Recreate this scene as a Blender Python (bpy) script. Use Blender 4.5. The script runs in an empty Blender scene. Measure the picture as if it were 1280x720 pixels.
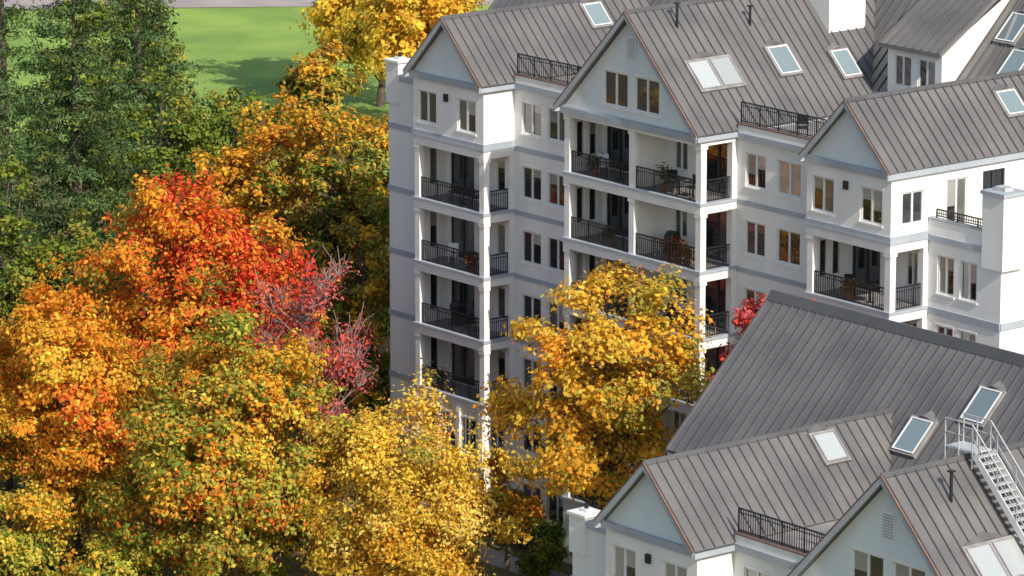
import bpy, math, numpy as np
from mathutils import Vector, Matrix
S=bpy.context.scene
S.view_settings.view_transform='Standard'
try: S.view_settings.look='None'
except Exception: pass
S.view_settings.exposure=0
# ---------------- materials
def newmat(name):
    m=bpy.data.materials.new(name); m.use_nodes=True
    nt=m.node_tree; b=nt.nodes['Principled BSDF']; return m,nt,b
def mat(name,c1,c2=None,scale=1.5,rough=.6,metal=0,detail=6,bump=0,bscale=20,stretch=None,spec=.4,bdist=.05):
    m,nt,b=newmat(name)
    b.inputs['Roughness'].default_value=rough; b.inputs['Metallic'].default_value=metal
    b.inputs['Specular IOR Level'].default_value=spec
    c2=c2 or [x*.8 for x in c1]
    tc=nt.nodes.new('ShaderNodeTexCoord'); mp=nt.nodes.new('ShaderNodeMapping')
    nt.links.new(tc.outputs['Object'],mp.inputs['Vector'])
    if stretch: mp.inputs['Scale'].default_value=stretch
    n=nt.nodes.new('ShaderNodeTexNoise'); n.inputs['Scale'].default_value=scale; n.inputs['Detail'].default_value=detail
    nt.links.new(mp.outputs[0],n.inputs['Vector'])
    r=nt.nodes.new('ShaderNodeValToRGB'); r.color_ramp.elements[0].position=.35; r.color_ramp.elements[1].position=.65
    r.color_ramp.elements[0].color=(*c2,1); r.color_ramp.elements[1].color=(*c1,1)
    nt.links.new(n.outputs['Fac'],r.inputs[0]); nt.links.new(r.outputs[0],b.inputs['Base Color'])
    if bump:
        n2=nt.nodes.new('ShaderNodeTexNoise'); n2.inputs['Scale'].default_value=bscale
        nt.links.new(tc.outputs['Object'],n2.inputs['Vector'])
        bp=nt.nodes.new('ShaderNodeBump'); bp.inputs['Strength'].default_value=bump; bp.inputs['Distance'].default_value=bdist
        nt.links.new(n2.outputs['Fac'],bp.inputs['Height']); nt.links.new(bp.outputs[0],b.inputs['Normal'])
    return m
M={}
M['wall']=mat('painted_stucco',(.83,.82,.79),(.72,.725,.715),.5,.85,stretch=(1,1,.22),bump=.1,bscale=14,detail=10)
M['gable']=mat('shade_tinted_gable',(.68,.75,.77),(.62,.69,.72),.6,.8,stretch=(1,1,.4))  # bluish cast of shade on the gable faces, put into their colour
M['trim']=mat('grey_trim',(.40,.44,.49),(.33,.37,.42),.8,.6)
M['white']=mat('white_paint',(.82,.81,.79),(.73,.73,.72),1.2,.55)
M['roof']=mat('metal_roof',(.215,.205,.20),(.150,.146,.147),.45,.40,metal=.3,detail=9,bump=.25,bscale=1.3,bdist=.06)
M['seam']=mat('roof_seam',(.13,.127,.128),(.095,.093,.097),.5,.42,metal=.3)
M['flash']=mat('roof_flashing',(.24,.225,.22),(.17,.165,.165),1.5,.45,metal=.3)
M['copper']=mat('brown_flashing',(.22,.13,.10),(.15,.10,.08),2,.5)
M['frame']=mat('window_frame',(.74,.74,.71),(.66,.66,.64),2,.5)
M['dark']=mat('black_metal',(.022,.024,.028),(.015,.016,.018),3,.45)
M['darkframe']=mat('door_frame',(.05,.055,.06),(.035,.04,.045),3,.45)
M['deck']=mat('deck_surface',(.32,.30,.29),(.22,.21,.21),1,.8)
M['slab']=mat('slab_underside',(.62,.63,.64),(.54,.55,.56),1,.8)
M['metal']=mat('galvanised_metal',(.60,.61,.62),(.48,.49,.5),2,.45,metal=.2)
M['sky_fr']=mat('skylight_frame',(.30,.285,.28),(.2,.195,.195),2,.5)
M['bark']=mat('bark',(.14,.105,.08),(.07,.055,.042),5,.9,bump=.5,bscale=8)
M['barkpale']=mat('pale_bark',(.30,.22,.20),(.18,.13,.12),5,.9)
M['pot']=mat('terracotta',(.35,.14,.08),(.28,.1,.06),3,.8)
def glassmat(name,rough=.04):
    m,nt,b=newmat(name)
    a=nt.nodes.new('ShaderNodeAttribute'); a.attribute_name='Col'
    nt.links.new(a.outputs['Color'],b.inputs['Base Color'])
    b.inputs['Roughness'].default_value=rough; b.inputs['Specular IOR Level'].default_value=.9
    b.inputs['IOR'].default_value=1.7
    n=nt.nodes.new('ShaderNodeTexNoise'); n.inputs['Scale'].default_value=.7
    bp=nt.nodes.new('ShaderNodeBump'); bp.inputs['Strength'].default_value=.12; bp.inputs['Distance'].default_value=.1
    tc=nt.nodes.new('ShaderNodeTexCoord'); nt.links.new(tc.outputs['Object'],n.inputs['Vector'])
    nt.links.new(n.outputs['Fac'],bp.inputs['Height']); nt.links.new(bp.outputs[0],b.inputs['Normal'])
    return m
M['glass']=glassmat('window_glass')
def leafmat():
    m=bpy.data.materials.new('leaves'); m.use_nodes=True; nt=m.node_tree
    for n in list(nt.nodes): nt.nodes.remove(n)
    o=nt.nodes.new('ShaderNodeOutputMaterial'); a=nt.nodes.new('ShaderNodeAttribute'); a.attribute_name='Col'
    d=nt.nodes.new('ShaderNodeBsdfDiffuse'); t=nt.nodes.new('ShaderNodeBsdfTranslucent'); mx=nt.nodes.new('ShaderNodeMixShader')
    mx.inputs[0].default_value=.38
    nt.links.new(a.outputs['Color'],d.inputs['Color']); nt.links.new(a.outputs['Color'],t.inputs['Color'])
    nt.links.new(d.outputs[0],mx.inputs[1]); nt.links.new(t.outputs[0],mx.inputs[2]); nt.links.new(mx.outputs[0],o.inputs[0])
    return m
M['leaf']=leafmat()
# ---------------- mesh builder
class MB:
    def __init__(s,mats): s.v=[];s.f=[];s.m=[];s.mats=mats;s.c=[]
    def poly(s,pts,mi=0,col=None):
        n=len(s.v); s.v+= [tuple(p) for p in pts]; s.f.append(tuple(range(n,n+len(pts)))); s.m.append(mi)
        s.c+= [col or (.02,.025,.03)]*len(pts)
    def hexa(s,p,mi=0,col=None):
        n=len(s.v); s.v+=[tuple(q) for q in p]; s.c+=[col or (.02,.025,.03)]*8
        for q in ((0,3,2,1),(4,5,6,7),(0,1,5,4),(1,2,6,5),(2,3,7,6),(3,0,4,7)):
            s.f.append(tuple(n+i for i in q)); s.m.append(mi)
    def box(s,x0,x1,y0,y1,z0,z1,mi=0,col=None):
        s.hexa([(x0,y0,z0),(x1,y0,z0),(x1,y1,z0),(x0,y1,z0),(x0,y0,z1),(x1,y0,z1),(x1,y1,z1),(x0,y1,z1)],mi,col)
    def beam(s,p0,p1,w,h,side,up,mi=0,col=None):
        p0=Vector(p0);p1=Vector(p1);sd=Vector(side)*(w/2);u=Vector(up)*h
        s.hexa([p0-sd,p0+sd,p1+sd,p1-sd,p0-sd+u,p0+sd+u,p1+sd+u,p1-sd+u],mi,col)
    def obj(s,name,parent=None,bevel=0):
        me=bpy.data.meshes.new(name); me.from_pydata(s.v,[],s.f)
        for k in s.mats: me.materials.append(M[k])
        me.polygons.foreach_set('material_index',s.m)
        if 'glass' in s.mats:
            a=me.attributes.new('Col','FLOAT_COLOR','POINT')
            arr=np.ones((len(s.v),4),dtype=np.float32); arr[:,:3]=np.array(s.c); a.data.foreach_set('color',arr.ravel())
        me.update(); o=bpy.data.objects.new(name,me); S.collection.objects.link(o)
        if parent: o.parent=parent
        return o
R=np.array([.63,.776,0.]); FH=np.array([-.776,.63,0.])
def W(lat,f): p=R*lat+FH*f; return float(p[0]),float(p[1])
# ---------------- building
def building(zg,seed,second=False):
    rng=np.random.default_rng(seed)
    root=bpy.data.objects.new('apartment_building',None); S.collection.objects.link(root)
    walls=MB(['wall','slab','white','gable']); trim=MB(['trim','white','copper']); roof=MB(['roof','trim','copper'])
    seams=MB(['seam']); glass=MB(['glass','frame','darkframe']); rail=MB(['dark']); deck=MB(['deck','slab'])
    sk=MB(['glass','sky_fr','white','flash']); misc=MB(['dark','metal','white','pot'])
    def P(face,p,a,z,d): return (a,p+d,z) if face=='f' else (p-d,a,z)
    def wbox(mb,face,p,a0,a1,z0,z1,d0,d1,mi=0,col=None):
        if face=='f': mb.box(a0,a1,p+d0,p+d1,z0,z1,mi,col)
        else: mb.box(p-d1,p-d0,a0,a1,z0,z1,mi,col)
    def paneCol():
        r=rng.random()
        if r<.6: g=.015+.025*rng.random(); return (g,g*1.15,g*1.35)
        if r<.86: g=.06+.08*rng.random(); return (g,g*.99,g*.95)
        g=.22+.2*rng.random(); return (g,g*.98,g*.93)
    def wall(face,p,a0,a1,z0,z1,ops=(),mi=0,rev=.13):
        A=sorted({a0,a1,*[o[0] for o in ops],*[o[1] for o in ops]}); Z=sorted({z0,z1,*[o[2] for o in ops],*[o[3] for o in ops]})
        for i in range(len(A)-1):
            for j in range(len(Z)-1):
                ca=(A[i]+A[i+1])/2; cz=(Z[j]+Z[j+1])/2
                if any(o[0]<ca<o[1] and o[2]<cz<o[3] for o in ops): continue
                if ca<a0 or ca>a1 or cz<z0 or cz>z1: continue
                walls.poly([P(face,p,A[i],Z[j],0),P(face,p,A[i+1],Z[j],0),P(face,p,A[i+1],Z[j+1],0),P(face,p,A[i],Z[j+1],0)],mi)
        for o in ops:
            b0,b1,c0,c1,kind=o
            q=lambda a,z,d:P(face,p,a,z,d)
            for (s,t) in (((b0,c0),(b1,c0)),((b1,c0),(b1,c1)),((b1,c1),(b0,c1)),((b0,c1),(b0,c0))):
                walls.poly([q(*s,0),q(*t,0),q(*t,rev),q(*s,rev)],mi)
            fm=1 if kind=='w' else 2; fw=.075 if kind=='w' else .06
            d0,d1=.045,rev-.012
            wbox(glass,face,p,b0,b0+fw,c0,c1,d0,d1,fm); wbox(glass,face,p,b1-fw,b1,c0,c1,d0,d1,fm)
            wbox(glass,face,p,b0+fw,b1-fw,c0,c0+fw,d0,d1,fm); wbox(glass,face,p,b0+fw,b1-fw,c1-fw,c1,d0,d1,fm)
            mid=(b0+b1)/2; n=2 if (b1-b0)>.8 else 1
            if n==2: wbox(glass,face,p,mid-.05,mid+.05,c0+fw,c1-fw,d0,d1,fm)
            col=paneCol()
            if kind=='d': col=(.016,.02,.025) if rng.random()<.7 else (.1,.1,.1)
            for k in range(n):
                e0=b0+fw if k==0 else mid+.05; e1=(mid-.05 if n==2 else b1-fw) if k==0 else b1-fw
                cc=col if rng.random()<.75 else (.02,.023,.028)
                split=c0+(c1-c0)*rng.uniform(.3,.8) if (kind=='w' and rng.random()<.28) else None
                dg=rev-.03
                if split:
                    glass.poly([q(e0,c0+fw,dg),q(e1,c0+fw,dg),q(e1,split,dg),q(e0,split,dg)],0,(.015,.018,.022))
                    g=rng.uniform(.2,.4)
                    glass.poly([q(e0,split,dg),q(e1,split,dg),q(e1,c1-fw,dg),q(e0,c1-fw,dg)],0,(g,g*.98,g*.94))
                else: glass.poly([q(e0,c0+fw,dg),q(e1,c0+fw,dg),q(e1,c1-fw,dg),q(e0,c1-fw,dg)],0,cc)
            if kind=='w':
                wbox(trim,face,p,b0-.06,b1+.06,c0-.09,c0-.003,-.05,.04,1)
                wbox(trim,face,p,b0-.05,b1+.05,c1+.003,c1+.07,-.025,.02,1)
    def win(c,F,w=1.35,h=1.5,s=.68): return (c-w/2,c+w/2,F+s,F+s+h,'w')
    def railing(p0,p1,h=1.02,sp=.13):
        p0=Vector(p0);p1=Vector(p1); d=(p1-p0); L=d.length; d.normalize(); sd=Vector((-d.y,d.x,0)); up=Vector((0,0,1))
        rail.beam(p0+up*(h-.05),p1+up*(h-.05),.06,.05,sd,up); rail.beam(p0+up*.08,p1+up*.08,.04,.04,sd,up)
        rail.beam(p0+up*(h-.2),p1+up*(h-.2),.03,.03,sd,up)
        n=max(2,int(L/sp))
        for i in range(n+1):
            c=p0+d*(L*i/n); w=.025 if i%9 else .05
            rail.box(c.x-w/2,c.x+w/2,c.y-w/2,c.y+w/2,c.z+(.08 if i%9 else 0),c.z+h-.04)
    def chair(x,y,z,ang=0,mi=0):
        ca,sa=math.cos(ang),math.sin(ang)
        def bx(x0,x1,y0,y1,z0,z1):
            pts=[]
            for zz in (z0,z1):
                for (a,b) in ((x0,y0),(x1,y0),(x1,y1),(x0,y1)):
                    pts.append((x+a*ca-b*sa,y+a*sa+b*ca,z+zz))
            misc.hexa(pts,mi)
        for a in (-.24,.2):
            for b in (-.24,.2): bx(a,a+.04,b,b+.04,0,.44 if b<0 else .95)
        bx(-.26,.26,-.26,.26,.42,.47); bx(-.2,.2,.2,.23,.55,.95); bx(-.28,-.23,-.24,.22,.62,.66); bx(.23,.28,-.24,.22,.62,.66)
    def table(x,y,z,r=.4):
        N=14
        ring=lambda rr,zz:[(x+rr*math.cos(2*math.pi*i/N),y+rr*math.sin(2*math.pi*i/N),z+zz) for i in range(N)]
        a=ring(r,.70);b=ring(r,.74); misc.poly(b,0); misc.poly(a,0)
        for i in range(N): misc.poly([a[i],a[(i+1)%N],b[(i+1)%N],b[i]],0)
        misc.box(x-.03,x+.03,y-.03,y+.03,z+.03,z+.70); misc.box(x-.25,x+.25,y-.03,y+.03,z,z+.03); misc.box(x-.03,x+.03,y-.25,y-.03,z,z+.03); misc.box(x-.03,x+.03,y+.03,y+.25,z,z+.03)
    def grill(x,y,z):
        misc.box(x-.3,x+.3,y-.22,y+.22,z+.7,z+.95); misc.hexa([(x-.3,y-.22,z+.953),(x+.3,y-.22,z+.953),(x+.3,y+.22,z+.953),(x-.3,y+.22,z+.953),(x-.26,y-.1,z+1.15),(x+.26,y-.1,z+1.15),(x+.26,y+.18,z+1.15),(x-.26,y+.18,z+1.15)])
        misc.box(x-.26,x+.26,y-.18,y+.18,z+.05,z+.66); misc.box(x+.31,x+.6,y-.2,y+.2,z+.8,z+.84)
    def band(face,p,a0,a1,z,h=.26,d=.05): wbox(trim,face,p,a0,a1,z-h,z,-d,.02,0)
    floors=[F for F in (0,3,6,9,12,15,18) if F>=zg-.01]
    YM=1.8
    ops=[win(1.35,F,1.4) for F in floors]+[win(3.2,F,1.4) for F in floors]
    wall('f',YM,.1,6.2,zg,21,ops)
    ops=[win(16.6,F,1.3) for F in floors]+[win(18.75,F,1.5) for F in floors]
    wall('f',YM,15.4,21.1,zg,21,ops)
    for F in floors[1:]:
        band('f',YM,.101,6.2,F+.05,.22,.045); band('f',YM,15.401,21.1,F+.05,.22,.045)
    for a,b in ((.25,6.2),(15.55,21.0)):
        trim.box(a,b,YM-.16,YM+.2,20.72,21.0,0); trim.box(a,b,YM-.10,YM+.18,21.003,21.34,1); trim.box(a-.02,b,YM-.13,YM+.21,21.343,21.40,2)
        railing((a+.05,YM+.04,21.4),(b-.1,YM+.04,21.4),.95)
        deck.box(a-.1,b+.1,YM+.2,9.6,20.6,20.95)
    railing((6.0,YM+.1,21.3),(6.0,4.6,21.3),.95)
    def loggia(x0,x1,yf,yb,cells,Fs,right_open=True,dd=True):
        top=max(Fs)+3
        for F in list(Fs)+[top]:
            if F>zg+.1 :
                if F!=top:
                    walls.box(x0+.01,x1-.01,yf+.01,yb,F-.22,F,1)
                    deck.poly([(x0+.1,yf+.05,F+.005),(x1-.1,yf+.05,F+.005),(x1-.1,yb,F+.005),(x0+.1,yb,F+.005)],0)
                else: walls.box(x0+.3,x1-.3,yf+.3,yb,F-.3,F-.1,1)
                trim.box(x0-.03,x1+.03,yf-.03,yf+.22,F-.42,F-.06,1); trim.box(x0-.08,x1+.08,yf-.08,yf+.25,F-.057,F+.07,0)
                if right_open:
                    trim.box(x1-.22,x1+.03,yf+.221,yb-.003,F-.42,F-.06,1); trim.box(x1-.25,x1+.08,yf+.251,yb-.003,F-.057,F+.07,0)
        n=len(cells)-1
        for F in Fs:
            for i,cx in enumerate(cells):
                c0=cx if i==0 else (cx-.34 if i==n else cx-.17)
                walls.box(c0,c0+.34,yf+.02,yf+.34,F+.07,F+2.58,2)
                trim.box(c0-.04,c0+.38,yf-.02,yf+.38,F+2.42,F+2.578,1)
            for i in range(n):
                a=cells[i]; b=cells[i+1]; lx=a+.2 if i==0 else a+.1
                yo=[(yf+.75,yf+1.3,F+.5,F+2.3,'w')] if (yb-yf)<2 else [(yf+.55,yf+1.05,F+.6,F+2.3,'w'),(yf+1.3,yf+1.8,F+.6,F+2.3,'w')]
                if i==0:
                    wall('s',lx,yf+.34,yb,F,F+2.78,yo)
                    walls.poly([(a+.02,yf+.34,F),(a+.02,yb,F),(a+.02,yb,F+2.78),(a+.02,yf+.34,F+2.78)],0)
                else:
                    walls.box(a-.1,a+.1,yf+.34,yb,F,F+2.78,0)
                dw=min(1.75,(b-a)*.36)
                if i<n-1 or n==1: o=[(lx+.25,lx+.25+dw,F+.06,F+2.35,'d'),(b-1.35,b-.55,F+.7,F+2.2,'w')]
                else: o=[(lx+.35,lx+1.25,F+.7,F+2.2,'w'),(b-2.1,b-.45,F+.06,F+2.35,'d')]
                e=b if i==n-1 else b-.1
                wall('f',yb,lx,e,F,F+2.78,o)
                r0=a+.34 if i==0 else a+.17; r1=b-.34 if i==n-1 else b-.17
                railing((r0,yf+.15,F+.02),(r1,yf+.15,F+.02))
                w=r1-r0; k=rng.random()
                if k<.4: chair(r0+w*.35,yf+.9,F,rng.uniform(-1,1)); chair(r0+w*.7,yf+.95,F,rng.uniform(-1,1),2 if rng.random()<.4 else 0); table(r0+w*.52,yf+.8,F,.32)
                elif k<.65: chair(r0+w*.6,yf+.9,F,2.5,3 if rng.random()<.4 else 0); grill(r0+w*.3,yf+1.2,F)
                elif k<.9: chair(r0+w*.3,yf+.9,F,.6,2 if rng.random()<.5 else 0); table(r0+w*.6,yf+.9,F,.4)
            if right_open: railing((x1-.15,yf+.34,F+.02),(x1-.15,yb-.28,F+.02))
        if right_open:
            for F in Fs: walls.box(x1-.34,x1-.002,yb-.28,yb-.003,F+.07,F+2.58,2)
    loggia(-5.05,.1,0,YM,[-5.05,.1],[F for F in (6,9,12,15) if F>=zg])
    wall('f',0,-5.1,.1,18,21,[win(-4.05,18),win(-1.15,18)])
    wall('s',.1,0,YM,18,21,[])
    if zg<3:
        wall('f',0,-5.05,.1,0,5.58,[(-4.6,-3.5,3.5,5.2,'w'),(-3.1,-2.0,3.5,5.2,'w'),(-1.6,-.5,3.5,5.2,'w'),(-4.4,-3,.6,2.4,'w'),(-2,-.6,.6,2.4,'w')])
        wall('s',.1,0,YM,0,5.58,[(.4,1.3,3.5,5.2,'w')])
        for c in (-5.05,-3.4,-1.9,-.2): walls.box(c,c+.3,-.12,-.003,3,5.56,2)
    loggia(6.2,15.4,-.3,YM,[6.2,10.8,15.4],[F for F in (3,6,9,12,15,18) if F>=zg])
    if zg<3: wall('f',-.3,6.2,15.4,0,3,[(7,8.6,.6,2.4,'w'),(9,10.4,.6,2.4,'w'),(11.5,13,.6,2.4,'w'),(13.5,14.9,.6,2.4,'w')]); wall('s',15.4,-.3,YM,0,3)
    loggia(21.1,26.2,.7,2.9,[21.1,26.2],[F for F in (3,6,9,12,15) if F>=zg])
    wall('f',.7,21.05,26.2,18,21,[win(22.05,18),win(25.0,18)])
    wall('s',26.2,.7,9.6,18,21,[win(1.95,18,1.25,1.4),(3.9,5.1,18.1,20.3,'w'),(6.0,7.3,18.1,20.4,'d')])
    if zg<3: wall('f',.7,21.05,26.2,0,3)
    ops=[]
    for F in floors[:-1]: ops+= [(26.75,27.75,F+.7,F+2.35,'w'),(28.1,29.1,F+.7,F+2.35,'w')]
    wall('f',2.9,26.2,30.5,zg,18,ops); wall('s',30.5,2.9,14,zg,18,[(5+3*i,6.2+3*i,15.7,17.2,'w') for i in range(3)])
    for z in (15,12): band('f',2.9,26.2,30.5,z+.05,.3); band('s',30.5,2.9,14,z+.05,.3)
    trim.box(26.2,30.6,2.8,3.05,17.9,18.15,0); trim.box(30.35,30.6,3.051,14,17.9,18.15,0)
    walls.box(26.22,30.55,2.86,3.06,18.153,18.8,0); walls.box(30.36,30.56,3.061,14,18.153,18.8,0)
    trim.box(26.21,30.6,2.82,3.1,18.803,18.88,0); trim.box(30.32,30.6,3.101,14,18.803,18.88,0)
    railing((26.6,2.96,18.88),(29.3,2.96,18.88),.4,.13)
    deck.box(26.2,30.35,3.06,14,17.8,18.06)
    walls.box(29.5,30.72,2.74,3.95,17.3,20.4,0); trim.box(29.42,30.8,2.66,4.03,20.403,20.56,0); misc.box(29.8,30.4,3.1,3.6,20.56,20.72,1)
    chair(28,5,18.07,.4); chair(28.9,6,18.07,2.2); table(28.3,6.2,18.07)
    # left strip
    wall('f',.8,-8,-5.05,zg,20.3,[]); walls.poly([(-8,.8,zg),(-8,9.6,zg),(-8,9.6,20.3),(-8,.8,20.3)],0)
    deck.box(-8,-5.1,1.0,9.6,20.0,20.2)
    for z in floors[1:]+[20.3]: band('f',.8,-8.05,-5.05,z+.05,.25,.06)
    pz=20.5 if second else 20.95
    walls.box(-8.1,-7.15,.7,1.6,19.0,pz,0); trim.box(-8.17,-7.08,.63,1.67,pz+.003,pz+.1,1); misc.box(-7.75,-7.45,1.0,1.3,pz+.1,pz+.22,2); misc.box(-7.66,-7.54,1.09,1.21,pz+.22,pz+.42,0)
    walls.box(-11.9,41,9.65,19.9,zg,20.7,0)
    walls.poly([(-11.9,9.7,20.7),(-11.9,14.75,25.9),(-11.9,19.8,20.7)],0)
    for (x,y,z) in ((-2.6,-.1,20.1),(23.5,.6,20.1)): misc.box(x-.12,x+.12,y-.02,y+.09,z-.2,z+.15,0)
    for (x,y) in ((5.6,YM),(20.3,YM)):
        misc.box(x-.05,x+.05,y-.12,y-.04,zg,20.7,2)
    # ------- roofs
    s2=math.sqrt(.5)
    def rsec(y0,y1,xc,zr,hw):
        for sg in (1,-1):
            e=Vector((xc+sg*hw,0,zr-hw)); r=Vector((xc,0,zr)); th=Vector((-sg*s2*.16,0,-s2*.16))
            a=[Vector((q.x,y0,q.z)) for q in (r,e)]; b=[Vector((q.x,y1,q.z)) for q in (r,e)]
            roof.hexa([a[0]+th,a[1]+th,b[1]+th,b[0]+th,a[0],a[1],b[1],b[0]],0)
            ex=xc+sg*hw
            roof.box(min(ex,ex-sg*.08),max(ex,ex-sg*.08),y0+.01,y1,zr-hw-.30,zr-hw-.1,1)
            n=Vector((sg*s2,0,s2)); nn=int((y1-y0)/.5)
            for i in range(nn):
                y=y0+.06+i*.5
                seams.beam(Vector((xc+sg*.05,y,zr-.05))+n*.001,Vector((ex-sg*.01,y,zr-hw+.01)),.035,.055,(0,1,0),n)
            p0=Vector((xc,y0-.03,zr))-Vector((0,0,.30)); p1=p0+Vector((sg*hw,0,-hw))
            roof.hexa([p0,p1,p1+Vector((0,.10,0)),p0+Vector((0,.10,0)),p0+Vector((0,0,.24)),p1+Vector((0,0,.24)),p1+Vector((0,.10,.24)),p0+Vector((0,.10,.24))],1)
            p0=Vector((xc,y0-.045,zr-.055)); p1=p0+Vector((sg*hw,0,-hw))
            roof.hexa([p0,p1,p1+Vector((0,.13,0)),p0+Vector((0,.13,0)),p0+Vector((0,0,.075)),p1+Vector((0,0,.075)),p1+Vector((0,.13,.075)),p0+Vector((0,.13,.075))],2)
        seams.hexa([(xc-.12,y0,zr-.09),(xc+.12,y0,zr-.09),(xc+.12,y1,zr-.09),(xc-.12,y1,zr-.09),(xc-.02,y0,zr+.075),(xc+.02,y0,zr+.075),(xc+.02,y1,zr+.075),(xc-.02,y1,zr+.075)])
    gx,gz,gh=(10.5,26.15,5.06) if second else (10.78,25.9,4.8)
    rsec(-.4,12.4,-2.5,23.85,2.82); rsec(-.72,14.4,gx,gz,gh); rsec(.35,12.4,23.65,23.75,2.72)
    def tri(xc,hw,y,zw): walls.poly([(xc-hw,y,21),(xc+hw,y,21),(xc,y,zw)],3)
    tri(-2.5,2.6,0,23.6); tri(23.65,2.5,.7,23.5)
    xc=gx+.02; y=-.3; zt=gz-.25-2.4; hb=gz-.25-21
    wall('f',y,xc-2.4,xc+2.4,21,zt,[(xc-1.9,xc-.25,21.5,23.05,'w'),(xc+.2,xc+1.85,21.5,23.05,'w')],3)
    walls.poly([(xc-hb,y,21),(xc-2.4,y,21),(xc-2.4,y,zt)],3); walls.poly([(xc+hb,y,21),(xc+2.4,y,21),(xc+2.4,y,zt)],3); walls.poly([(xc-2.4,y,zt),(xc+2.4,y,zt),(xc,y,zt+2.4)],3)
    walls.poly([(15.4,-.3,21),(15.4,1.8,21),(15.4,1.8,21.1),(15.4,-.3,21.1)])
    trim.box(xc-.32,xc+.32,y-.05,y-.003,23.75,24.75,1)
    for i in range(9): trim.box(xc-.26,xc+.26,y-.075,y-.052,23.82+i*.1,23.87+i*.1,0)
    for (a,b,yy) in ((-5.2,.2,0),(6.1,15.5,-.3),(21.0,26.3,.7)):
        trim.box(a,b,yy-.14,yy-.004,20.72,21.02,0)
    trim.box(.103,.2,0,YM,20.72,21.0,0); trim.box(26.204,26.3,.7,9.6,20.72,21.0,0)
    for (a,b,yy) in ((-5.15,.15,0),(21.0,26.25,.7)): trim.box(a,b,yy-.06,yy-.004,17.95,18.28,0)
    trim.box(.104,.16,0,YM,17.95,18.28,0); trim.box(26.204,26.26,.7,2.8,17.95,18.28,0)
    # main roof
    x0,x1=-12.25,41; ye,yr,zr=9.15,14.75,26.35; ze=zr-(yr-ye)
    for sg in (-1,1):
        th=Vector((0,-sg*s2*.18,-s2*.18)); yy=yr+sg*(yr-ye)
        q=[Vector((x0,yr,zr)),Vector((x0,yy,ze)),Vector((x1,yy,ze)),Vector((x1,yr,zr))]
        roof.hexa([p+th for p in q]+q,0)
        roof.box(x0,x1,min(yy,yy-sg*.1),max(yy,yy-sg*.1),ze-.3,ze-.12,1)
        n=Vector((0,sg*s2,s2))
        for i in range(int((x1-x0)/.5)):
            x=x0+.06+i*.5
            seams.beam(Vector((x,yr+sg*.05,zr-.05)),Vector((x,yy,ze+.01)),.035,.055,(1,0,0),n)
        roof.hexa([(x0-.04,yr,zr-.28),(x0-.04,yy,ze-.28),(x0+.1,yy,ze-.28),(x0+.1,yr,zr-.28),(x0-.04,yr,zr+.03),(x0-.04,yy,ze+.03),(x0+.1,yy,ze+.03),(x0+.1,yr,zr+.03)],0)
    seams.hexa([(x0,yr-.3,zr-.26),(x1,yr-.3,zr-.26),(x1,yr+.3,zr-.26),(x0,yr+.3,zr-.26),(x0,yr-.05,zr+.1),(x1,yr-.05,zr+.1),(x1,yr+.05,zr+.1),(x0,yr+.05,zr+.1)])
    # dormer
    dx0,dx1,dy,dz=15.9,19.3,10.2,24.0
    wall('f',dy,dx0,dx1,21,dz,[(16.3,17.4,22.2,23.6,'w'),(17.8,18.9,22.2,23.6,'w')])
    walls.poly([(dx1,dy,21),(dx1,16.5,24.5),(dx1,16.5,27.5),(dx1,dy,dz)])
    a=[Vector((dx0-.25,dy-.35,dz-.15)),Vector((dx1+.25,dy-.35,dz-.15)),Vector((dx1+.25,16.9,dz-.15+.65*(16.9-dy+.35))),Vector((dx0-.25,16.9,dz-.15+.65*(16.9-dy+.35)))]
    up=Vector((0,0,.2)); roof.hexa(a+[p+up for p in a],0)
    for i in range(8):
        x=dx0-.2+i*.53; seams.beam((x,dy-.34,dz+.055),(x,16.9,dz+.055+.65*(16.9-dy+.34)),.035,.06,(1,0,0),(0,-.545,.84))
    def skx(x,y,zr,xc,w=1.0,l=1.25,n=1,blind=False):
        c=Vector((x,y,zr-(x-xc))); sl(c,Vector((s2,0,s2)),Vector((s2,0,-s2)),Vector((0,1,0)),w,l,n,blind)
    def sky_(x,y,w=1.0,l=1.25,n=1,blind=False):
        c=Vector((x,y,zr-(yr-y))); sl(c,Vector((0,-s2,s2)),Vector((0,-s2,-s2)),Vector((1,0,0)),w,l,n,blind)
    def sl(c,nrm,dn,sd,w,l,n,blind):
        W_=w*n+.12*(n-1)
        def pt(a,b,h): return c+sd*a+dn*b+nrm*h
        def bx(a0,a1,b0,b1,h0,h1,mi,col=None):
            sk.hexa([pt(a0,b0,h0),pt(a1,b0,h0),pt(a1,b1,h0),pt(a0,b1,h0),pt(a0,b0,h1),pt(a1,b0,h1),pt(a1,b1,h1),pt(a0,b1,h1)],mi,col)
        bx(-W_/2-.1,W_/2+.1,-l/2-.1,l/2+.1,-.02,.14,1)
        for k in range(n):
            a0=-W_/2+k*(w+.12); t=rng.uniform(.8,1.15)
            bx(a0,a0+w,-l/2,l/2,.141,.16,0,(.42*t,.45*t,.46*t) if blind else (.20*t,.26*t,.28*t))
            for (p0,p1,q0,q1) in ((a0,a0+.05,-l/2,l/2),(a0+w-.05,a0+w,-l/2,l/2),(a0+.05,a0+w-.05,-l/2,-l/2+.05),(a0+.05,a0+w-.05,l/2-.05,l/2)): bx(p0,p1,q0,q1,.161,.19,2 if not blind else 1)
        A=pt(-W_/2-.2,-l/2-.1,.0);B=pt(W_/2+.2,-l/2-.1,.0);C=pt(0,-l/2-.1,.26);D=pt(0,-l/2-.55,.02)
        sk.poly([A,B,C],3); sk.poly([A,C,D],3); sk.poly([B,D,C],3)
    skx(-1.75,8.2,23.85,-2.5,1.1,1.25,1,second)
    skx(13.5,2.1,gz,gx,1.15,1.5,2,True)
    skx(13.4,6.2,gz,gx,1.15,1.45); skx(13.85,9.5,gz,gx,1.0,1.4)
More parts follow.
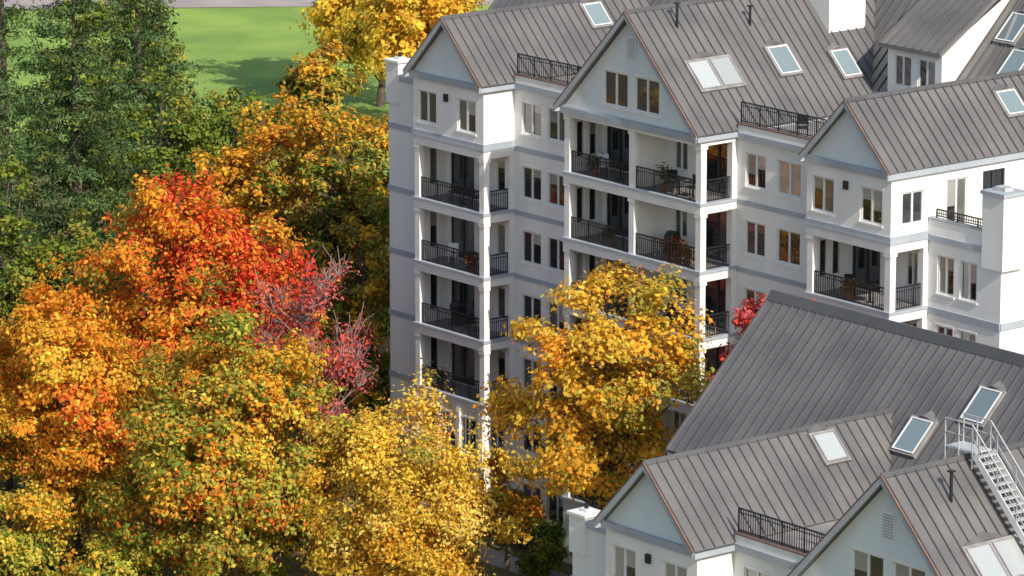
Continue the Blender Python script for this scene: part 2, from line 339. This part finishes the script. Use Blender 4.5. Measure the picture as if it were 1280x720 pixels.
    skx(24.7,9.0,23.75,23.65,1.1,1.2)
    if second:
        sky_(-.6,11.6,1.15,1.5); sky_(1.65,13.0,1.15,1.5)
    else:
        sky_(20.6,13.3,1.1,1.5); sky_(22.0,12.0,1.1,1.5)
        walls.box(11.3,12.6,9.7,11.9,24,28.4,0); trim.box(11.2,12.7,9.6,12.0,28.4,28.6,0)
    def pipe(x,y,z,h=1.2,r=.06):
        N=8
        for i in range(N):
            a=2*math.pi*i/N;b=2*math.pi*(i+1)/N
            misc.poly([(x+r*math.cos(a),y+r*math.sin(a),z),(x+r*math.cos(b),y+r*math.sin(b),z),(x+r*math.cos(b),y+r*math.sin(b),z+h),(x+r*math.cos(a),y+r*math.sin(a),z+h)],0)
        misc.box(x-.11,x+.11,y-.11,y+.11,z+h,z+h+.06,0)
    pipe(11.6,1.6,24.8,1.3)
    if not second: pipe(11.9,5.6,24.6,1.0)
    for (x,y) in ((4.5,4.4),(4.9,3.1)) if second else ((4.4,7.2),):
        misc.box(x-.4,x+.4,y-.35,y+.35,20.96,22.0,1); misc.box(x-.42,x+.42,y-.37,y+.37,22.003,22.05,0)
        for i in range(8): misc.box(x+.401,x+.42,y-.33,y+.33,21.1+i*.1,21.15+i*.1,0)
        for i in range(8): misc.box(x-.38,x+.38,y-.372,y-.351,21.1+i*.1,21.15+i*.1,0)
    if not second:
        chair(3,3.2,20.95,.3); chair(4.2,3.4,20.95,-.5); table(3.6,3.2,20.95); chair(18,3.2,20.95,.8)
    if second:
        ys=3.2; xs=gx+.5; z0=gz+.25; xb=15.6; w=.9
        for yy in (ys,ys+w):
            misc.beam((xs,yy,z0-.15),(xb,yy,z0-.15-(xb-xs)),.05,.26,(0,1,0),(s2,0,s2),2)
            misc.beam((xs,yy,z0+.95),(xb,yy,z0+.95-(xb-xs)),.04,.04,(0,1,0),(s2,0,s2),1)
            misc.beam((xs,yy,z0+.5),(xb,yy,z0+.5-(xb-xs)),.03,.03,(0,1,0),(s2,0,s2),1)
            misc.beam((xs-1.4,yy,z0+.98),(xs,yy,z0+.98),.04,.04,(0,1,0),(0,0,1),1); misc.beam((xs-1.4,yy,z0+.5),(xs,yy,z0+.5),.03,.03,(0,1,0),(0,0,1),1)
            for k in range(3): misc.box(xs-1.4+k*.68,xs-1.36+k*.68,yy-.02,yy+.02,z0-.6,z0+.98,1)
            for k in range(5): x=xs+.3+k*.95; misc.box(x,x+.04,yy-.02,yy+.02,z0-.2-(x-xs),z0+.95-(x-xs),1)
        misc.box(xs-1.4,xs+.05,ys,ys+w,z0-.05,z0,1)
        for k in range(22):
            x=xs+.15+k*.21; misc.box(x-.12,x+.12,ys+.03,ys+w-.03,z0-.02-(x-xs),z0+.015-(x-xs),1)
    for mb,nm in ((walls,'walls'),(trim,'trim'),(roof,'roof'),(seams,'roof_seams'),(glass,'windows'),(rail,'railings'),(deck,'decks'),(sk,'skylights'),(misc,'fittings')):
        mb.obj(nm,root)
    return root
b1=building(0,3)
b2=building(9,8,True); b2.location=(39.87,-21.95,-9)
# ---------------- trees
leafC=dict(o=(.84,.34,.04),y=(.84,.58,.08),g=(.21,.27,.045),dg=(.06,.11,.035),r=(.78,.08,.045),p=(.66,.15,.15),b=(.38,.21,.06),ol=(.42,.38,.07),ro=(.84,.18,.04),yo=(.85,.45,.05),pg=(.09,.145,.055),ly=(.84,.64,.17),yg=(.55,.52,.08))
def mesh_quads(name,V,C,mats):
    N=len(V)//4; me=bpy.data.meshes.new(name)
    me.vertices.add(len(V)); me.vertices.foreach_set('co',V.astype(np.float32).ravel())
    me.loops.add(len(V)); me.loops.foreach_set('vertex_index',np.arange(len(V),dtype=np.int32))
    me.polygons.add(N); me.polygons.foreach_set('loop_start',np.arange(0,4*N,4,dtype=np.int32))
    try: me.polygons.foreach_set('loop_total',np.full(N,4,dtype=np.int32))
    except Exception: pass
    me.update(calc_edges=True)
    a=me.attributes.new('Col','FLOAT_COLOR','POINT'); arr=np.ones((len(V),4),dtype=np.float32); arr[:,:3]=C; a.data.foreach_set('color',arr.ravel())
    for m in mats: me.materials.append(M[m])
    return me
def leaves(name,pos,nrm,size,col,rng,asp=.62):
    N=len(pos); n=nrm/np.linalg.norm(nrm,axis=1,keepdims=True)
    t=rng.normal(size=(N,3)); t-=n*(t*n).sum(1,keepdims=True); t/=np.linalg.norm(t,axis=1,keepdims=True); b=np.cross(n,t)
    s=size[:,None]
    V=np.stack([pos+t*s,pos+b*s*asp+n*s*.18,pos-t*s,pos-b*s*asp+n*s*.18],1).reshape(-1,3)
    return mesh_quads(name,V,np.repeat(col,4,axis=0),['leaf'])
def tube(mb,pts,rads,N=6):
    rings=[]
    for i,(p,r) in enumerate(zip(pts,rads)):
        p=Vector(p); d=Vector(pts[min(i+1,len(pts)-1)])-Vector(pts[max(i-1,0)]); d.normalize()
        a=d.orthogonal().normalized(); b=d.cross(a); rings.append([p+(a*math.cos(2*math.pi*k/N)+b*math.sin(2*math.pi*k/N))*r for k in range(N)])
    for i in range(len(rings)-1):
        for k in range(N): mb.poly([rings[i][k],rings[i][(k+1)%N],rings[i+1][(k+1)%N],rings[i+1][k]],0)
def tree(name,loc,h,r,cb,pal,nl,seed,ls=.12,ncl=None,sparse=1.0,top=.55,bare=0,crk=.24,bark='bark',sx=1.0):
    rng=np.random.default_rng(seed)
    root=bpy.data.objects.new(name,None); root.location=(loc[0],loc[1],0); S.collection.objects.link(root)
    H=h-cb; ncl=ncl or int(30+r*r*4.5)
    d=rng.normal(size=(ncl,3)); d/=np.linalg.norm(d,axis=1,keepdims=True)
    rad=rng.random(ncl)**.40
    ph=rng.uniform(0,6.28,6); az=np.arctan2(d[:,1],d[:,0])
    bump=1+.13*np.sin(2*az+ph[0]+2*d[:,2])+.10*np.sin(3*az+ph[1]-3*d[:,2])+.08*np.sin(5*az+ph[2]+4*d[:,2])
    zc=cb+H*(1-top); cr0=np.clip(r*crk,.45,1.15)
    cen=np.empty((ncl,3)); rr=(r-cr0*.6)*rad*bump
    cen[:,0]=d[:,0]*rr; cen[:,1]=d[:,1]*rr
    cen[:,2]=zc+d[:,2]*rad*np.where(d[:,2]>0,H*top-cr0*.5,H*(1-top)-cr0*.3)*(1+.10*np.sin(3*az+ph[3]))
    cr=cr0*rng.uniform(.5,1.3,ncl)
    w=cr**2.1; w*=rng.uniform(.3,1.5,ncl); w/=w.sum(); idx=rng.choice(ncl,nl,p=w)
    nt_=7; tw=rng.normal(size=(ncl,nt_,3)); tw/=np.linalg.norm(tw,axis=2,keepdims=True); tw*=rng.uniform(.45,1.15,(ncl,nt_,1)); tw[:,:,2]*=.75
    ti=rng.integers(0,nt_,nl); u=rng.normal(size=(nl,3)); 
    off=tw[idx,ti]+u*.25*sx*np.array([1,1,.7])
    pos=cen[idx]+off*cr[idx][:,None]
    pos+=rng.normal(size=(nl,3))*.06*sparse
    out=pos-np.array([0,0,zc]); out/=np.linalg.norm(out,axis=1,keepdims=True)+1e-6
    nrm=out*.6+off*.6+np.array([0,0,.35])+rng.normal(size=(nl,3))*.55
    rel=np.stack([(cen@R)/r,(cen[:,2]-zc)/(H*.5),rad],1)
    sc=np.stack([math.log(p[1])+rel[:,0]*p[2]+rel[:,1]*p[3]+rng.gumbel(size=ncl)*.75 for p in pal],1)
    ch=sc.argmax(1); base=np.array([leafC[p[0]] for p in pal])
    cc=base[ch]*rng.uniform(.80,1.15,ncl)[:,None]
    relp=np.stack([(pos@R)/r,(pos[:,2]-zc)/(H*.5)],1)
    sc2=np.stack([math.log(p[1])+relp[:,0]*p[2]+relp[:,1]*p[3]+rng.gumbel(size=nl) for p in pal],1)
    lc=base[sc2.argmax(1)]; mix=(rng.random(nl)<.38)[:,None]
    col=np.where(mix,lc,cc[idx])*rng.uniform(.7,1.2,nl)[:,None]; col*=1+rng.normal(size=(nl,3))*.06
    col=np.clip(col,.005,.88)
    me=leaves('foliage',pos,nrm,ls*rng.uniform(.6,1.3,nl),col,rng)
    o=bpy.data.objects.new('foliage',me); S.collection.objects.link(o); o.parent=root
    mb=MB([bark]); tr=max(.12,h*.016)
    tp=[(0,0,-.1),(0.05,.02,cb*.6),(rng.normal()*.15,rng.normal()*.15,cb),(rng.normal()*.3,rng.normal()*.3,cb+H*.45),(rng.normal()*.3,rng.normal()*.3,cb+H*.85)]
    tube(mb,tp,[tr*1.3,tr,tr*.85,tr*.5,tr*.12],8)
    for i in rng.permutation(ncl)[:min(ncl,60+bare*80)]:
        c=cen[i]; z0=max(cb*.8,min(c[2]-.6*np.hypot(c[0],c[1])-.3,cb+H*.7)); m=np.array([c[0]*.45,c[1]*.45,z0+(c[2]-z0)*.35])
        b=tr*rng.uniform(.25,.42); tube(mb,[(0,0,z0),tuple(m+rng.normal(size=3)*.15),tuple(c)],[b,b*.6,b*.15],5)
        if bare or rng.random()<.6:
            for k in range(nt_ if not bare else nt_+5):
                e=c+tw[i,k%nt_]*cr[i]*(1.0 if k<nt_ else 1.6)+(np.array([0,0,.45]) if bare else 0)+rng.normal(size=3)*(.05 if k<nt_ else .3); tube(mb,[tuple(c*.8+m*.2),tuple((c+e)/2+rng.normal(size=3)*.06),tuple(e)],[b*.3,b*.2,.012 if bare else .008],3)
    mb.obj('trunk_and_limbs',root); return root
def pine(name,loc,h,r,nl,seed,key='pg'):
    rng=np.random.default_rng(seed)
    root=bpy.data.objects.new(name,None); root.location=(loc[0],loc[1],0); S.collection.objects.link(root)
    mb=MB(['bark']); tube(mb,[(0,0,-.1),(0,0,h*.5),(0,0,h*.98)],[h*.018,h*.011,.03],8)
    z=h*.12; tips=[]
    while z<h*.985:
        t=(z/h); L=r*(1-t)**.7*1.05+.25
        n=rng.integers(5,8); a0=rng.uniform(0,6.28)
        for k in range(n):
            a=a0+6.28*k/n+rng.normal()*.2; l=L*rng.uniform(.55,1.2); e=np.array([math.cos(a)*l,math.sin(a)*l,z+l*rng.uniform(-.05,.3)])
            tube(mb,[(0,0,z),tuple(e*np.array([.5,.5,1])+np.array([0,0,-.1-(e[2]-z)*.5])),tuple(e)],[.06*(1-t)+.02,.04*(1-t)+.01,.008],4)
            tips.append((e,z,l))
        z+=h*.036+.25*rng.random()
    tuf=[];tl=[]
    for i,(e,z_,l) in enumerate(tips):
        b0=np.array([0,0,z_])
        for k in range(int(4+l*4)):
            s=rng.uniform(.3,1.03)**.8; wd=.12+.2*l*math.sin(min(s,1)*2.7)
            tuf.append(b0+(e-b0)*s+rng.normal(size=3)*np.array([wd,wd,.12])); tl.append((i,s))
    tuf=np.array(tuf); ti=np.array([a for a,_ in tl]); ss=np.array([b for _,b in tl])
    idx=rng.integers(0,len(tuf),nl)
    off=rng.normal(size=(nl,3))*np.array([.22,.22,.12]); pos=tuf[idx]+off
    nrm=rng.normal(size=(nl,3))*.6+np.array([0,0,.6])+off*2
    tone=rng.uniform(.65,1.5,len(tips))[ti]*rng.uniform(.75,1.3,len(tuf))*(1+.5*np.clip(ss-.6,0,1))
    col=np.array(leafC[key])*tone[idx][:,None]*rng.uniform(.6,1.4,nl)[:,None]
    yel=(rng.random(len(tuf))<.12)[idx]; col[yel]*=np.array([1.7,1.25,.8])
    me=leaves('foliage',pos,nrm,.15*rng.uniform(.6,1.3,nl),np.clip(col,.004,.5),rng,.3)
    o=bpy.data.objects.new('foliage',me); S.collection.objects.link(o); o.parent=root
    mb.obj('trunk_and_limbs',root)
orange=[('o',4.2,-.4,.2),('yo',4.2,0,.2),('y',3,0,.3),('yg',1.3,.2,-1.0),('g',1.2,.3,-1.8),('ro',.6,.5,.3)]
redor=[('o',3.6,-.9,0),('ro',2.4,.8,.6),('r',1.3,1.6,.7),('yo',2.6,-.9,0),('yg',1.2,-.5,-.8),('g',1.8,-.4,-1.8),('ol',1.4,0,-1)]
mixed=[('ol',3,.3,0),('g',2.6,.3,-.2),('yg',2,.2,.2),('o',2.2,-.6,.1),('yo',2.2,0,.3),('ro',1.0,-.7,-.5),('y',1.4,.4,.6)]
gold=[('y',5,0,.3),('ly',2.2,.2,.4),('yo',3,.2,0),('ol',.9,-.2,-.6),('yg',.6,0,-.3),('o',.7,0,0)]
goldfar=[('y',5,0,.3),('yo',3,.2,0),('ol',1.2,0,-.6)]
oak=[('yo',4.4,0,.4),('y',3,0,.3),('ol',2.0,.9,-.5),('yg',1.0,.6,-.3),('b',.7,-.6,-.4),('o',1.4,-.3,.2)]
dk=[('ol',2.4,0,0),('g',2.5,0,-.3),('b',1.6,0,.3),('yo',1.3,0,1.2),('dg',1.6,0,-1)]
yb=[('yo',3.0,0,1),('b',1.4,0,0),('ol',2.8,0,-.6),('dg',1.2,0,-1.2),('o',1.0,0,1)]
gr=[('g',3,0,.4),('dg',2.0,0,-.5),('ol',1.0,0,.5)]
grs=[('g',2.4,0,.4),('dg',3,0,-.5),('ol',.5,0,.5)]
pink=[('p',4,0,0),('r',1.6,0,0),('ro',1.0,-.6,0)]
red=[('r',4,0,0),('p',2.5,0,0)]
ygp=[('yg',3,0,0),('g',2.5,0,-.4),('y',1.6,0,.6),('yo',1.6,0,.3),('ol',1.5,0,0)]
tree('maple_tree',W(-18.2,-7),14,4.5,2.5,orange,54000,1)
tree('maple_tree',W(-23,-3),12.5,3.4,2.5,orange,18000,2)
tree('maple_tree',W(-13.4,-2),17.4,6.1,4,redor,74000,3)
tree('oak_tree',W(-10.7,-14),13.5,5.6,1.5,mixed,72000,4)
tree('birch_tree',W(-3.4,-16),10.9,4.7,1,gold,44000,5,.10,sx=1.2,bark='barkpale')
tree('oak_tree',W(5.5,-17),16.8,5.3,5.0,oak,27000,6,.13,sparse=1.6,ncl=84,crk=.20)
tree('oak_tree',W(1.0,-15.5),8.6,2.2,3.5,oak,4500,7,ncl=26)
tree('cherry_tree',W(-7.7,-6.5),14.8,3.3,6,pink,5600,8,.095,sparse=3,bare=1,bark='barkpale',ncl=60)
tree('oak_tree',W(-7.4,20),17.6,4,2.5,dk,24000,9,.14)
tree('oak_tree',W(-5.9,12),13,3,2,dk,13000,10,.14)
tree('oak_tree',W(-11.2,24),16.6,4.2,2.5,yb,28000,11,.14)
tree('maple_tree',W(-7.6,106),16,6.0,2,goldfar,27000,12,.19)
tree('maple_tree',W(-4.5,92),13.5,4.5,2.5,goldfar,12000,13,.19)
tree('maple_tree',W(-10.3,70),11,3.4,1,dk,11000,14,.19)
tree('ash_tree',W(-16.8,28),16.8,3.9,2,gr,22000,15,.14)
tree('ash_tree',W(-19.5,6),13.5,4.3,2,gr,22000,16,.14)
tree('ash_tree',W(-13.5,40),14,4.2,1.5,gr,18000,17,.15)
tree('ash_tree',W(-9.8,45),12,4,1.5,dk,13000,18,.16)
tree('ash_tree',W(-6.2,34),9.5,3.4,1,gr,8000,19,.16)
tree('ash_tree',W(-20.5,50),19,5,2,gr,18000,26,.18)
tree('ash_tree',W(-22.4,3),17,3.4,3,gr,15000,27,.14)
tree('ash_tree',W(-20.4,-14.5),6.6,3.0,.8,ygp,14000,28,.11)
tree('ash_tree',W(-16.2,-15),4.6,2.4,.5,ygp,9000,29,.11)
tree('maple_tree',(24.2,-3.9),17.1,2.5,8,red,22000,20,ncl=70)
tree('maple_tree',(-15,-27),17,6.5,3,orange,12000,21,.28)
pine('pine_tree',W(-20.4,20),24,4.8,40000,31)
pine('pine_tree',W(-24.4,12),22,4.4,28000,32)
pine('pine_tree',W(-18.5,36),23,4,24000,33)
pine('pine_tree',W(-25,30),24,4.6,14000,34,'dg')
for i,(lat,f,h,r) in enumerate(((-20.5,-9.5,3,2.4),(-16.5,-10,2.6,2.2),(1.6,-2.6,2.2,1.5),(3.4,-4.6,1.8,1.2),(-1.4,-1.2,2.4,1.5),(-22.5,-12,3,2.2),(5.5,-8,2.2,1.5),(2.6,-7.5,1.4,1.1),(-18.5,-12,1.8,2))):
    tree('shrub',W(lat,f),h,r,.2,grs,4500,50+i,.085,ncl=24)
def potted(x,y,z,h,pal,seed):
    rng=np.random.default_rng(seed); root=bpy.data.objects.new('potted_plant',None); root.location=(x,y,z); S.collection.objects.link(root)
    mb=MB(['pot']); tube(mb,[(0,0,0),(0,0,.3),(0,0,.301),(0,0,.34)],[.13,.18,.2,.2],12); mb.poly([(.17*math.cos(k*.52),.17*math.sin(k*.52),.3) for k in range(12)]); mb.obj('pot',root)
    n=260; p=rng.normal(size=(n,3))*np.array([.16,.16,h*.22])+np.array([0,0,.34+h*.4]); p[:,2]=np.maximum(p[:,2],.33)
    b=np.array([leafC[k] for k in pal]); c=b[rng.integers(0,len(pal),n)]*rng.uniform(.5,1.0,n)[:,None]
    me=leaves('foliage',p,rng.normal(size=(n,3))+[0,0,.5],.06*rng.uniform(.6,1.3,n),c,rng); o=bpy.data.objects.new('foliage',me); S.collection.objects.link(o); o.parent=root
for i,(x,y,z,h,pal) in enumerate(((12.6,.25,15,.8,'ro g g'),(13.2,.3,15,.9,'r g'),(14.0,.2,15,.7,'o g g'),(12.2,.4,18,1.1,'g dg'),(8.6,.3,15,.6,'g dg'),(-1.2,.4,12,.6,'g r'),(-3.6,.4,6,.7,'g dg'),(23.2,1.2,15,.6,'g o'),(14.3,.3,12,.7,'y g'),(7.6,.3,18,.6,'g dg'))):
    potted(x,y,z+.006,h,pal.split(),80+i)
# ---------------- ground
def sheet(name,pts,z,m):
    me=bpy.data.meshes.new(name); me.from_pydata([(x,y,z) for x,y in pts],[],[tuple(range(len(pts)))]); me.materials.append(m)
    o=bpy.data.objects.new(name,me); S.collection.objects.link(o); return o
gm=mat('ground_cover',(.095,.12,.04),(.20,.13,.05),.5,.95,detail=14,bump=.6,bscale=6)
lm=mat('lawn_grass',(.27,.39,.07),(.16,.27,.05),.16,.95,detail=14,bump=.5,bscale=5)
pm=mat('asphalt_road',(.40,.34,.31),(.31,.27,.26),.3,.9)
cm=mat('concrete_walk',(.38,.36,.33),(.3,.29,.27),.8,.9)
sheet('ground',[(-3000,-3000),(3000,-3000),(3000,3000),(-3000,3000)],0,gm)
sheet('lawn',[W(*p) for p in ((-75,82),(-20,84),(15,80),(30,96),(30,150),(-10,147.5),(-40,145),(-75,146))],.004,lm)
sheet('road',[W(*p) for p in ((-90,148),(-40,146.0),(-10,147.5),(60,150),(60,168),(-90,166))],.008,pm)
sheet('path',[W(*p) for p in ((-9,-4.5),(-12.5,14),(-12,30),(-13.5,30),(-14,14),(-10.6,-5))],.006,cm)
sheet('sidewalk',[(-12,-3.2),(30,-3.2),(30,-1.6),(-12,-1.6)],.010,cm)
# ---------------- light, sky, camera
az=math.radians(-6); el=math.radians(37)
sv=Vector((math.cos(el)*math.cos(az),math.cos(el)*math.sin(az),math.sin(el)))
L=bpy.data.lights.new('sun','SUN'); L.energy=5.0; L.angle=math.radians(.5); L.color=(1,.92,.80)
lo=bpy.data.objects.new('sun',L); S.collection.objects.link(lo); lo.rotation_euler=sv.to_track_quat('Z','Y').to_euler()
w=bpy.data.worlds.new('World'); S.world=w; w.use_nodes=True; nt=w.node_tree
bg=nt.nodes['Background']; st=nt.nodes.new('ShaderNodeTexSky'); st.sky_type='NISHITA'; st.sun_disc=False
st.dust_density=1.5; st.ozone_density=1.0; st.air_density=1.2
st.sun_elevation=el; st.sun_rotation=math.atan2(sv.x,sv.y); nt.links.new(st.outputs[0],bg.inputs['Color']); bg.inputs['Strength'].default_value=.15
cam=bpy.data.cameras.new('camera'); co=bpy.data.objects.new('camera',cam); S.collection.objects.link(co)
cam.sensor_width=36; cam.lens=5930/1280*36; cam.clip_end=6000; cam.clip_start=1
ph=math.radians(12.9); r_=Vector((.63,.776,0)).normalized(); fh=Vector((-.776,.63,0)).normalized()
fw=fh*math.cos(ph)-Vector((0,0,1))*math.sin(ph); up=fh*math.sin(ph)+Vector((0,0,1))*math.cos(ph)
co.matrix_world=Matrix(((r_.x,up.x,-fw.x,165.58),(r_.y,up.y,-fw.y,-132.68),(r_.z,up.z,-fw.z,60.17),(0,0,0,1)))
S.camera=co
